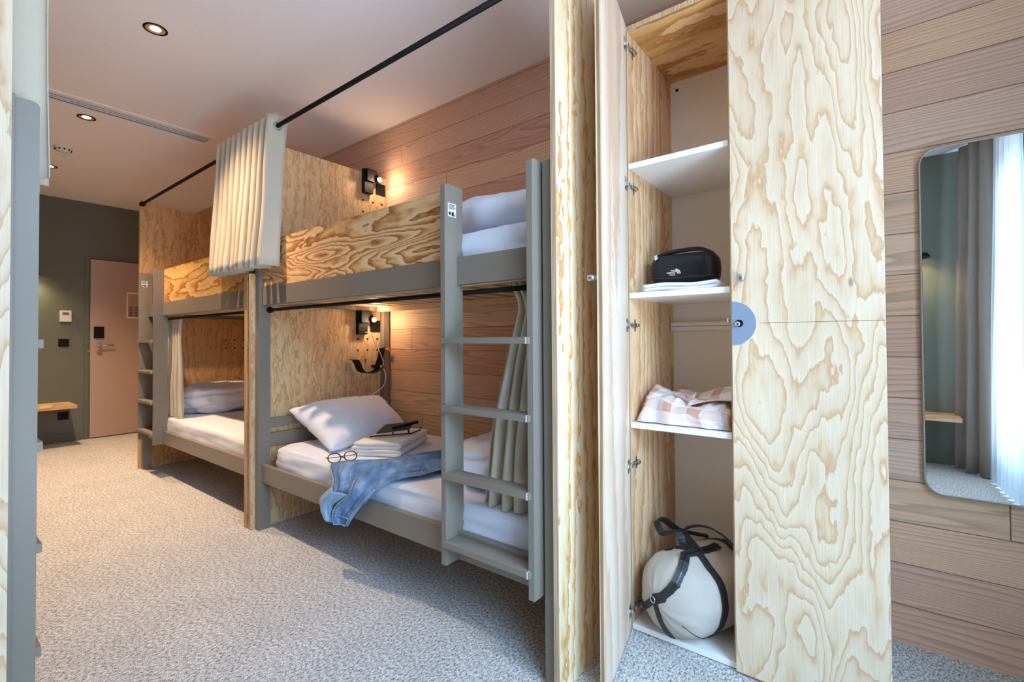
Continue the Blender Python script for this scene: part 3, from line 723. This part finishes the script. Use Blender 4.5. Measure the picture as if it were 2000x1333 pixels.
# ---------------------------------------------------------------- wardrobe
WX0, WX1, WYF, WYB, WT = -.790, .008, 1.745, 2.25, 2.36
wd = thing('wardrobe', 'tall plywood wardrobe with its left door standing open and the right one shut', 'wardrobe', ((WX0+WX1)/2, 2.0, 0))
SZ = (0, 0, 1, 1, 1, 1)
part('side_panel', MB().box(WX0, WX0+.018, WYF, WYB, 0, WT-.02, 0, 0, SZ), ['ply_inside', 'edge_x'], wd)
part('side_panel', MB().box(WX1-.018, WX1, WYF, WYB, 0, WT-.02, 0, 0, SZ), ['ply_door', 'edge_x'], wd)
part('middle_panel', MB().box(-.405, -.387, WYF, WYB-.012, .026, WT-.02, 0, 0, SZ), ['ply_inside', 'edge_x'], wd)
part('top_panel', MB().box(WX0, WX1, WYF, WYB, WT-.02, WT, 0, 0, (1, 1, 1, 1, 0, 0)), ['ply_top', 'edge_x'], wd)
bk = part('back_panel', MB().box(WX0+.018, WX1-.018, WYB-.012, WYB, .0, WT-.02), 'back_board', wd)
part('screw_hole', MB().cyl((-.742, WYB-.012, 2.30), (-.742, WYB-.0135, 2.30), .0075, 16), 'hole', bk)
part('base_panel', MB().box(WX0+.018, WX1-.018, WYF, WYB-.012, .004, .025, .001), 'white_board', wd)
for z in (1.793, 1.285, .780):
    part('shelf', MB().box(WX0+.0185, -.4055, WYF, WYB-.0125, z, z+.021, .001), 'white_board', wd)
rl = part('back_batten', MB().box(WX0+.0185, -.4055, WYB-.045, WYB-.0125, 1.163, 1.181, .001).box(WX0+.0185, -.4055, WYB-.045, WYB-.0125, 1.183, 1.200, .001), 'back_board', wd)
part('cam_screw', MB().lathe((-.412, WYF+.03, 1.19), (-1, 0, 0), [(0, 0), (0, .011), (.008, .011), (.012, .007), (.012, 0)]), 'chrome', wd)
# closed door
dr = part('door', MB().box(-.3955, .014, 1.722, 1.742, .012, WT, .0012), 'ply_door', wd, 'closed plywood door')
part('door_groove', MB().box(-.31, .0135, 1.7214, 1.7222, 1.1760, 1.1768), 'hole', dr)
part('door_knob', MB().lathe((-.361, 1.722, 1.327), (0, -1, 0), [(0, .007), (.012, .007), (.014, .0125), (.03, .0125), (.032, .011), (.032, 0)]), 'steel', dr)
pts = [(-.394, 1.250)]+[(-.394+.0+.073*math.sin(a), 1.1765+.0735*math.cos(a)) for a in (math.pi*i/30 for i in range(31))]
lk = part('lock_disc', MB().prism(pts[1:], 'Y', 1.7195, 1.7218), 'disc', dr, 'blue-grey half-round lock plate')
part('lock_cylinder', MB().cyl((-.372, 1.7195, 1.1765), (-.372, 1.7185, 1.1765), .0125, 24), 'black', lk)
part('lock_core', MB().lathe((-.376, 1.7185, 1.1745), (0, -1, 0), [(0, .0085), (.006, .0085), (.008, .007), (.008, 0)]), 'chrome', lk)
# open door, hinged on the left side panel, swung out by about eighty degrees
H0 = Vector((-.775, 1.742, 0)); ang = math.atan2(1.35-1.742, -.685+.775); du = Vector((math.cos(ang), math.sin(ang), 0)); dnr = Vector((du.y, -du.x, 0))
def dd(a, b, z): return H0+du*a+dnr*b+Vector((0, 0, z))
if dnr.x > 0: dnr = -dnr
fdoor = lambda p: dd(p.x, p.y, p.z)
od = part('door', MB(fdoor).box(0.004, .402, 0, .020, .012, WT, 0, 0, (1, 1, 0, 0, 1, 1)), ['ply_open', 'edge_y'], wd, 'open plywood door swung towards the room')
q = Vector(dd(.375, .020, 1.325))
part('door_knob', MB().lathe(q, dnr, [(0, .007), (.012, .007), (.014, .0115), (.034, .0115), (.036, .010), (.036, 0)]), 'steel', od)
for z in (2.275, 1.727, 1.18, .637, .085):
    m = MB(fdoor)
    m.box(.018, .052, -.0015, .0, z-.026, z+.026).cyl((.034, -.0015, z), (.034, -.004, z), .0165, 18)
    m.box(.006, .030, -.014, -.003, z-.007, z+.007, .002)
    m2 = MB().box(-.772, -.768, 1.757, 1.812, z-.008, z+.008).box(-.768, -.757, 1.752, 1.806, z-.0065, z+.0065, .003).cyl((-.757, 1.787, z), (-.7555, 1.787, z), .004, 10).box(-.772, -.7695, 1.785, 1.797, z-.024, z+.024, .001)
    for v in m2.bm.verts: pass
    m._merge(m2.bm); part('hinge', m, 'chrome', od)

# ---------------------------------------------------------------- things in the wardrobe
# toilet bag on a small folded towel
SH = 1.306
tw, th2 = towel_slab(-.60, 1.895, SH+.002, .28, .24, .030, math.radians(3), 2, 5)
o = solo('folded_towel', tw, 'towel', 'thin folded white towel under the black wash bag in the wardrobe', 'towel'); solidify(o, th2)
t = thing('wash_bag', 'black nylon wash bag with white logo on the wardrobe shelf', 'bag', (-.60, 1.93, SH+.03))
RB = Matrix.Rotation(math.radians(6), 3, 'Z'); BC = Vector((-.612, 1.925, SH+.032+.062))
def bagp(u, v):
    # u along, v around
    x = (u-.5)*2; e = (1-abs(x)**7)**.42 if abs(x) < 1 else 0
    a = v*2*math.pi; c, s = math.cos(a), math.sin(a); p = 3.2; k = (abs(c)**p+abs(s)**p)**(-1/p)
    y, z = c*k*.066*e, s*k*.062*e
    if s > 0: z *= 1.05
    z += .003*nz(x*3, v*8); q = RB @ Vector((x*.133, y, z)); return BC+q
part('bag_body', MB().grid(bagp, 40, 40).weld(1e-4), 'black_nylon', t)
for sx in (-.45, .45):
    pass
hp = [bagp(.06, .30)+Vector((-.0, -.0, .004)), BC+RB @ Vector((-.07, -.01, .072)), BC+RB @ Vector((0, -.01, .080)), BC+RB @ Vector((.06, 0, .080)), bagp(.9, .25)+Vector((0, 0, .0))]
part('bag_handle', MB().strap(smooth(hp), .040, .010, lambda i, p, d: (0, 0, 1)), 'black_nylon', t)
m = MB()
for v0 in (.585, .905): m.strap([bagp(.06+.88*k/24, v0)+Vector((0, -.0012, 0)) for k in range(25)], .004, .002, lambda i, p, d: (0, -1, .2))
m.strap([bagp(.80, .30+.62*k/24)+(bagp(.80, .30+.62*k/24)-BC).normalized()*.001 for k in range(25)], .006, .002, lambda i, p, d: (p-BC))
part('bag_piping', m, 'leather', t)
part('zip_pull', MB().strap([bagp(.10, .36)+Vector((-.0, -.002, .012)), bagp(.13, .40)+Vector((0, -.006, .004))], .012, .003, lambda i, p, d: (0, -1, 0)), 'plastic', t)
# white mark on the front: half dome of three arcs with three stacked words
LO = BC+RB @ Vector((-.030, -.0692, -.010)); ax = RB @ Vector((1, 0, 0)); az = Vector((0, 0, 1)); ny = RB @ Vector((0, -1, 0))
def lp(a, b, c=0): return LO+ax*a+az*b+ny*c
m = MB()
for r0, r1 in ((.0075, .0105), (.0122, .0152), (.0168, .0198)):
    prev = None
    for k in range(13):
        a = math.pi/2*k/12; cur = [m.bm.verts.new(lp(.006+r*math.cos(a), -.010+r*math.sin(a), 0)) for r in (r0, r1)]
        if prev: m.face([prev[0], cur[0], cur[1], prev[1]])
        prev = cur
part('logo_dome', m, 'plastic', t, 'white quarter dome of three arcs')
def text_mesh(name, s, size, parent, mat, O, X, Z, al='LEFT', label=None):
    cu = bpy.data.curves.new(name, 'FONT'); cu.body = s; cu.size = size; cu.align_x = al; cu.offset = size*.012
    ob = bpy.data.objects.new('tmp', cu); COL.objects.link(ob); bpy.context.view_layer.update()
    me = bpy.data.meshes.new_from_object(ob.evaluated_get(bpy.context.evaluated_depsgraph_get())); bpy.data.objects.remove(ob)
    Xv = Vector(X).normalized(); Zv = Vector(Z).normalized(); N = Xv.cross(Zv)
    for v in me.vertices: v.co = Vector(O)+Xv*v.co.x+Zv*v.co.y+N*v.co.z
    me.name = name; me.materials.clear(); me.materials.append(M[mat]); o = bpy.data.objects.new(name, me); COL.objects.link(o)
    o.parent = parent; o.location = -world_off(parent)
    if label: o['label'] = label
    return o
for k, w in enumerate(('THE', 'NORTH', 'FACE')):
    text_mesh('logo_word', w, .0092, t, 'plastic', lp(.005, .0035-.0075*k-.0045, .0006), ax, az, 'RIGHT', 'white lettering')

# folded plaid shirt on the lower shelf
S3 = .802
t = thing('plaid_shirt', 'crumpled pink and white plaid shirt on the lower wardrobe shelf', 'shirt', (-.59, 1.92, S3))
def shirt(u, v):
    x = -.757+.345*u; y = 1.765+.36*v
    ed = min(u, 1-u)/.10; ef = v/.10; eb = (1-v)/.12; e = min(1, max(0, ed))**.5*min(1, max(0, ef))**.5*min(1, max(0, eb))**.5
    base = .075+.030*math.exp(-((u-.28)/.17)**2)*(.4+v*.6)+.030*math.exp(-((u-.92)/.2)**2)*v-.018*math.exp(-((u-.58)/.10)**2)
    w = .020*nz(u*5+1, v*5, 3)+.012*abs(nz(u*11, v*9, 5))
    xx = x+.012*nz(v*6, u*2, 1); yy = y+.012*nz(u*7, 2)
    return (xx, yy, S3+.003+e*(base+w))
m = MB().grid(shirt, 60, 50); part('shirt_body', m, 'plaid', t)
def roll(u, v):  # rolled sleeve lying in front
    x = -.665+.25*u; a = 2*math.pi*v; r = .034+.005*nz(u*6, math.cos(a), math.sin(a))
    if u < .02 or u > .98: r *= .82
    return (x, 1.808+r*math.cos(a)*1.1-.01*u, S3+.036+r*math.sin(a))
m = MB().grid(roll, 30, 24); o = part('sleeve', m, 'plaid', t); solidify(o, .003)
def flap(u, v):  # collar and placket turned up
    x = -.745+.17*u; return (x, 1.80+.13*v+.02*math.sin(u*3), S3+.060+.055*v+.018*math.sin(u*4+v*2)+.01*nz(u*6, v*5))
o = part('collar', MB().grid(flap, 18, 14), 'plaid', t); solidify(o, .004)
o = part('collar', MB().grid(lambda u, v: (-.575+.165*u, 1.81+.15*v, S3+.070+.035*v+.030*u+.012*math.sin(v*6+u*3)), 18, 14), 'plaid', t); solidify(o, .004)
m = MB()
for (a, b) in ((.55, .25), (.75, .85)):
    p = Vector(flap(a, b)); m.cyl(p+Vector((0, -.003, .002)), p+Vector((0, -.008, .004)), .0065, 14)
part('button', m, 'leather', t)

# weekend bag
t = thing('weekend_bag', 'cream canvas weekend bag with dark leather straps on the wardrobe floor', 'bag', (-.58, 1.92, .026))
P0 = Vector((-.655, 1.672, .176)); P1 = Vector((-.465, 2.09, .176)); AX = (P1-P0); LA = AX.length; AX.normalize(); SD = Vector((AX.y, -AX.x, 0)); UP = Vector((0, 0, 1))
def wr(t_):
    d = min(t_, 1-t_)*LA; return .148*(1-max(0, 1-d/.13)**2.4)**.5
def wb(u, v, o=0.0):
    a = 2*math.pi*v; r = wr(u)
    cr = .011*nz(u*5, 2*math.cos(a), 2*math.sin(a))+.004*nz(u*18, 9*math.cos(a), 9*math.sin(a))+.0035*math.sin(a*15+3*nz(u*4, 2))*math.exp(-min(u, 1-u)*LA/.07)
    r2 = (r+cr*min(1, r/.05)+o) if r > 1e-4 else 0
    q = P0+AX*(u*LA)+SD*(math.cos(a)*r2*1.0)+UP*(math.sin(a)*r2)
    q.z = max(q.z, .027); q.x = max(-.766, min(-.411, q.x)); return q
m = MB().grid(lambda u, v: wb((1-math.cos(u*math.pi))/2, v), 44, 56); m.weld(2e-4); part('bag_body', m, 'canvas', t)
def band(u0, off_=.004): return [wb(u0, .05-.25+k/40, off_) for k in range(41)]
cen = P0+AX*LA/2
m = MB()
for u0 in (.40, .78): m.strap(band(u0), .030, .004, lambda i, p, d: (p-(P0+AX*((p-P0).dot(AX)))))
part('bag_strap', m, 'leather', t, 'dark leather strap')
rad = lambda i, p, d: (p-(P0+AX*((p-P0).dot(AX)))) if (p-P0).dot(AX) > .02 else -AX
E0 = P0-AX*.004+UP*.012
# zip band over the top
m = MB(); m.strap([E0]+[wb(.012+.64*k/20, .12+.10*min(1, k/8), .004) for k in range(21)], .034, .004, rad); part('zip_tape', m, 'leather', t)
m = MB(); m.strap([E0-AX*.004]+[wb(.012+.64*k/20, .12+.10*min(1, k/8), .0085) for k in range(21)], .006, .003, rad); part('zip_teeth', m, 'gunmetal', t)
# tabs hanging from the end ring
def tab(v, us, o0): return [E0]+[wb(u, v, o0+.002*k) for k, u in enumerate(us)]
part('end_tab', MB().strap(smooth(tab(.80, (.012, .03, .06, .10), .006)), .024, .004, lambda i, p, d: -AX), 'leather', t)
part('end_tab', MB().strap(smooth(tab(.60, (.012, .03, .06, .10), .006)), .024, .004, lambda i, p, d: -AX), 'leather', t)
m = MB(); ring = [E0+SD*math.cos(a)*.011+UP*math.sin(a)*.011-AX*.006 for a in (2*math.pi*i/18 for i in range(18))]
m.tube(ring, .0022, 6, True); part('end_clip', m, 'chrome', t)
m = MB(); m.cyl(wb(.06, .60, .012), wb(.06, .60, .017), .006, 12); part('rivet', m, 'steel', t)
# seam on the side
m = MB(); m.tube([wb(.07+.42*k/20, .93-.10*(k/20), .0012) for k in range(21)], .0012, 5); part('seam', m, 'leather', t)
# handles
hA = smooth([wb(.40, .28, .006), wb(.38, .30, .03)+Vector((0, 0, .03)), (-.70, 1.88, .345), (-.735, 1.91, .375), (-.72, 1.95, .372), (-.67, 1.99, .33), wb(.74, .30, .01)])
hB = smooth([wb(.45, .24, .005), (-.64, 1.95, .345), (-.59, 1.97, .372), (-.52, 1.97, .368), (-.45, 1.95, .33), (-.42, 1.93, .27), wb(.60, .04, .006)])
for hh in (hA, hB):
    part('handle', MB().strap(hh, .028, .007, lambda i, p, d: (p-cen)), 'leather', t, 'dark leather handle')

# ---------------------------------------------------------------- mirror on the cedar wall
MX0, MX1, MZ0, MZ1, MR = .118, .62, .57, 1.80, .055
def rr(x0, x1, z0, z1, r, n=8):
    out = []
    for cx, cz, a0 in ((x1-r, z1-r, 0), (x0+r, z1-r, 90), (x0+r, z0+r, 180), (x1-r, z0+r, 270)):
        for k in range(n+1):
            a = math.radians(a0+90*k/n); out.append((cx+r*math.cos(a), cz+r*math.sin(a)))
    return out
t = thing('wall_mirror', 'tall round-cornered mirror hung on the cedar boards right of the wardrobe', 'mirror', ((MX0+MX1)/2, YR, MZ0))
part('mirror_backing', MB().prism(rr(MX0, MX1, MZ0, MZ1, MR), 'Y', 2.247, YR-.001), 'mirror_rim', t)
part('mirror_glass', MB().prism(rr(MX0+.004, MX1-.004, MZ0+.004, MZ1-.004, MR-.004), 'Y', 2.2455, 2.2465), 'mirror', t)
o = part('mirror_frame', MB().tube([(x, 2.247, z) for x, z in rr(MX0+.002, MX1-.002, MZ0+.002, MZ1-.002, MR-.002, 12)], .004, 8, True), 'mirror_rim', t)

# ---------------------------------------------------------------- window curtains (seen in the mirror)
def drape(label, pts, n, A, zt, zb, mat, th=.002):
    L = smooth(pts, 10)
    def fn(u, v):
        f = u*(len(L)-1); i = min(int(f), len(L)-2); p = L[i].lerp(L[i+1], f-i); d = (L[i+1]-L[i]).normalized(); nn = Vector((-d.y, d.x, 0))
        w = A*math.sin(u*n*2*math.pi+1.2*nz(u*4, v))*(.55+.45*v)+.012*nz(u*9, v*2, 3)
        sp = 1
        return (p.x+nn.x*w-.05*v*math.sin(u*2), p.y+nn.y*w, zt+(zb-zt)*v)
    m = MB().grid(fn, n*16, 14); o = solo('window_curtain', m, mat, label, 'curtain', 'window curtains'); solidify(o, th); return o
drape('heavy grey curtain drawn aside at the window, reflected in the mirror', [(.72, -.72, 0), (.66, -.82, 0), (.60, -.92, 0), (.56, -1.04, 0)], 3, .035, 2.73, .012, 'curtain_grey')
drape('sheer white curtain over the window, reflected in the mirror', [(.735, .03, 0), (.74, -.3, 0), (.73, -.73, 0)], 8, .022, 2.73, .012, 'sheer', .0006)

# ---------------------------------------------------------------- small things on the green walls
def wall_lamp(label, p, nrm):
    p = Vector(p); n = Vector(nrm); t = thing('wall_lamp', label, 'lamp', p, 'wall lamps')
    part('wall_rose', MB().cyl(p, p+n*.02, .04), 'black', t)
    part('lamp_arm', MB().tube(smooth([p+n*.02, p+n*.08+Vector((0, 0, .02)), p+n*.12+Vector((0, 0, .0))]), .007, 8), 'black', t)
    q = p+n*.12
    part('lamp_shade', MB().lathe(q, (0, 0, -1), [(-.03, 0), (-.03, .022), (.03, .035), (.045, .085), (.075, .10), (.072, .096), (.04, .08)]), 'black', t)
    part('bulb', MB().lathe(q+Vector((0, 0, -.03)), (0, 0, -1), [(0, 0), (.01, .03), (.03, .035), (.043, .02), (.046, 0)]), 'glow', t)
    light('wall_lamp_light', 'SPOT', q+Vector((0, 0, -.08)), 12, (1, .80, .42), spot_size=math.radians(150), spot_blend=.8, shadow_soft_size=.03)
wall_lamp('black wall lamp above the small bench, seen only in the mirror', (.26, YL, 1.90), (0, 1, 0))
wall_lamp('black wall lamp on the far green wall, hidden behind the left bunk', (XF, .80, 1.93), (1, 0, 0))
def ledge(label, f):
    return solo('wall_bench', MB(f).box(0, .46, 0, .70, 0, .035, .003), 'oak', label, 'bench', 'small wooden wall benches')
ledge('pale wooden bench board fixed low on the far green wall beside the door', lambda p: Vector((XF+p.x, .455+p.y, .415+p.z)))
ledge('pale wooden bench board under the wall lamp, seen in the mirror', lambda p: Vector((-.18+p.y, YL+p.x*.75, .42+p.z)))
t = thing('thermostat', 'white thermostat with a small display on the green wall', 'thermostat', (XF, 1.123, 1.35))
part('case', MB().box(XF, XF+.028, 1.075, 1.172, 1.352, 1.478, .004), 'plastic', t)
part('display', MB().box(XF+.028, XF+.0288, 1.095, 1.15, 1.425, 1.458), 'screen', t)
def wplate(name, label, cat, y0, y1, z0, z1, mat, kind):
    t = thing(name, label, cat, (XF, (y0+y1)/2, z0)); part('plate', MB().box(XF, XF+.009, y0, y1, z0, z1, .002), mat, t)
    if kind == 'switch': part('rocker', MB().box(XF+.009, XF+.013, y0+.02, y1-.02, z0+.018, z1-.018, .001), 'blackplate', t)
    else: part('socket_well', MB().cyl((XF+.009, (y0+y1)/2, (z0+z1)/2), (XF+.011, (y0+y1)/2, (z0+z1)/2), .024), 'blackplate', t)
wplate('light_switch', 'black light switch below the thermostat on the green wall', 'switch', 1.066, 1.156, 1.072, 1.158, 'black', 'switch')
wplate('wall_socket', 'black wall socket under the bench board near the floor', 'socket', 1.066, 1.156, .25, .34, 'black', 'socket')
t = thing('door_notice', 'small framed notice on the upper part of the entrance door', 'notice', (XF+.022, 1.73, 1.40))
part('frame', MB().box(XF+.0225, XF+.029, 1.665, 1.86, 1.405, 1.725, .002), 'back_board', t)
part('sheet', MB().box(XF+.029, XF+.030, 1.68, 1.845, 1.42, 1.705), 'door_pink', t)
m = MB()
for k in range(6):
    z = 1.545-.02*k; m.box(XF+.030, XF+.0305, 1.69, 1.73, z-.008, z).box(XF+.030, XF+.0305, 1.745, 1.80 if k % 2 else 1.825, z-.008, z)
part('print', m, 'blackplate', t)
solo('clothes_hook_cloth', MB().grid(lambda u, v: (.205+.05*math.cos(2*math.pi*u)*(.4+.6*v), YL+.035+.03*math.sin(2*math.pi*u)*(.3+.7*v), 1.13-.11*v+.01*math.cos(6.28*u)), 16, 8), 'blue_cloth',
     'small blue cloth hanging on the green wall, seen at the mirror edge', 'cloth')

# ---------------------------------------------------------------- ceiling fittings
for i, (x, y) in enumerate(DOWN):
    lab = ('round recessed ceiling downlight nearest the camera within the picture', 'round recessed ceiling downlight just beyond the air vent', 'round recessed ceiling downlight beyond the smoke detector, half hidden by the left curtain')[i]
    t = thing('downlight', lab, 'ceiling light', (x, y, ZC), 'recessed ceiling downlights')
    part('bezel', MB().lathe((x, y, ZC), (0, 0, -1), [(-.001, .052), (.004, .053), (.005, .048), (.0045, .043), (.001, .042)], 36), 'black', t)
    part('reflector', MB().lathe((x, y, ZC), (0, 0, -1), [(.003, .043), (.0005, .024)], 36), 'reflector', t)
    part('lens', MB().lathe((x, y, ZC-.0009), (0, 0, -1), [(0, .024), (.0004, .0)], 36), 'glow', t)
t = thing('smoke_detector', 'round white smoke detector on the ceiling', 'smoke detector', (-5.33, .805, ZC))
part('base', MB().lathe((-5.33, .805, ZC), (0, 0, -1), [(0, .062), (.012, .062), (.018, .056)], 36), 'plastic', t)
part('sensor_head', MB().lathe((-5.33, .805, ZC), (0, 0, -1), [(.012, .056), (.030, .050), (.040, .036), (.042, 0)], 36), 'plastic', t)
m = MB()
for k in range(10):
    a = 2*math.pi*k/10; m.box(-5.33+.0495*math.cos(a)-.007, -5.33+.0495*math.cos(a)+.007, .805+.0495*math.sin(a)-.006, .805+.0495*math.sin(a)+.006, ZC-.032, ZC-.024)
part('sensor_slot', m, 'blackplate', t)
t = thing('air_vent', 'long slotted air vent set in the ceiling', 'vent', ((VX0+VX1)/2, (VY0+VY1)/2, ZC))
part('vent_shade_plate', MB().box(VX0, VX1, VY0, VY1, ZC+.004, ZC+.012), 'black', t)  # flat black plate, its colour replaces the shade of a deep opening
part('vent_frame', MB().box(VX0-.01, VX0+.012, VY0-.01, VY1+.01, ZC-.004, ZC+.004).box(VX1-.024, VX1+.012, VY0-.01, VY1+.01, ZC-.006, ZC+.004).box(VX0+.012, VX1-.024, VY0-.01, VY0+.008, ZC-.004, ZC+.004).box(VX0+.012, VX1-.024, VY1-.008, VY1+.01, ZC-.004, ZC+.004), 'ceiling', t)
for k in range(3):
    x = VX0+.012+(VX1-VX0-.036)/4*(k+1)-.006
    part('vent_slat', MB().box(x, x+.012, VY0+.008, VY1-.008, ZC-.001, ZC+.004), 'ceiling', t)
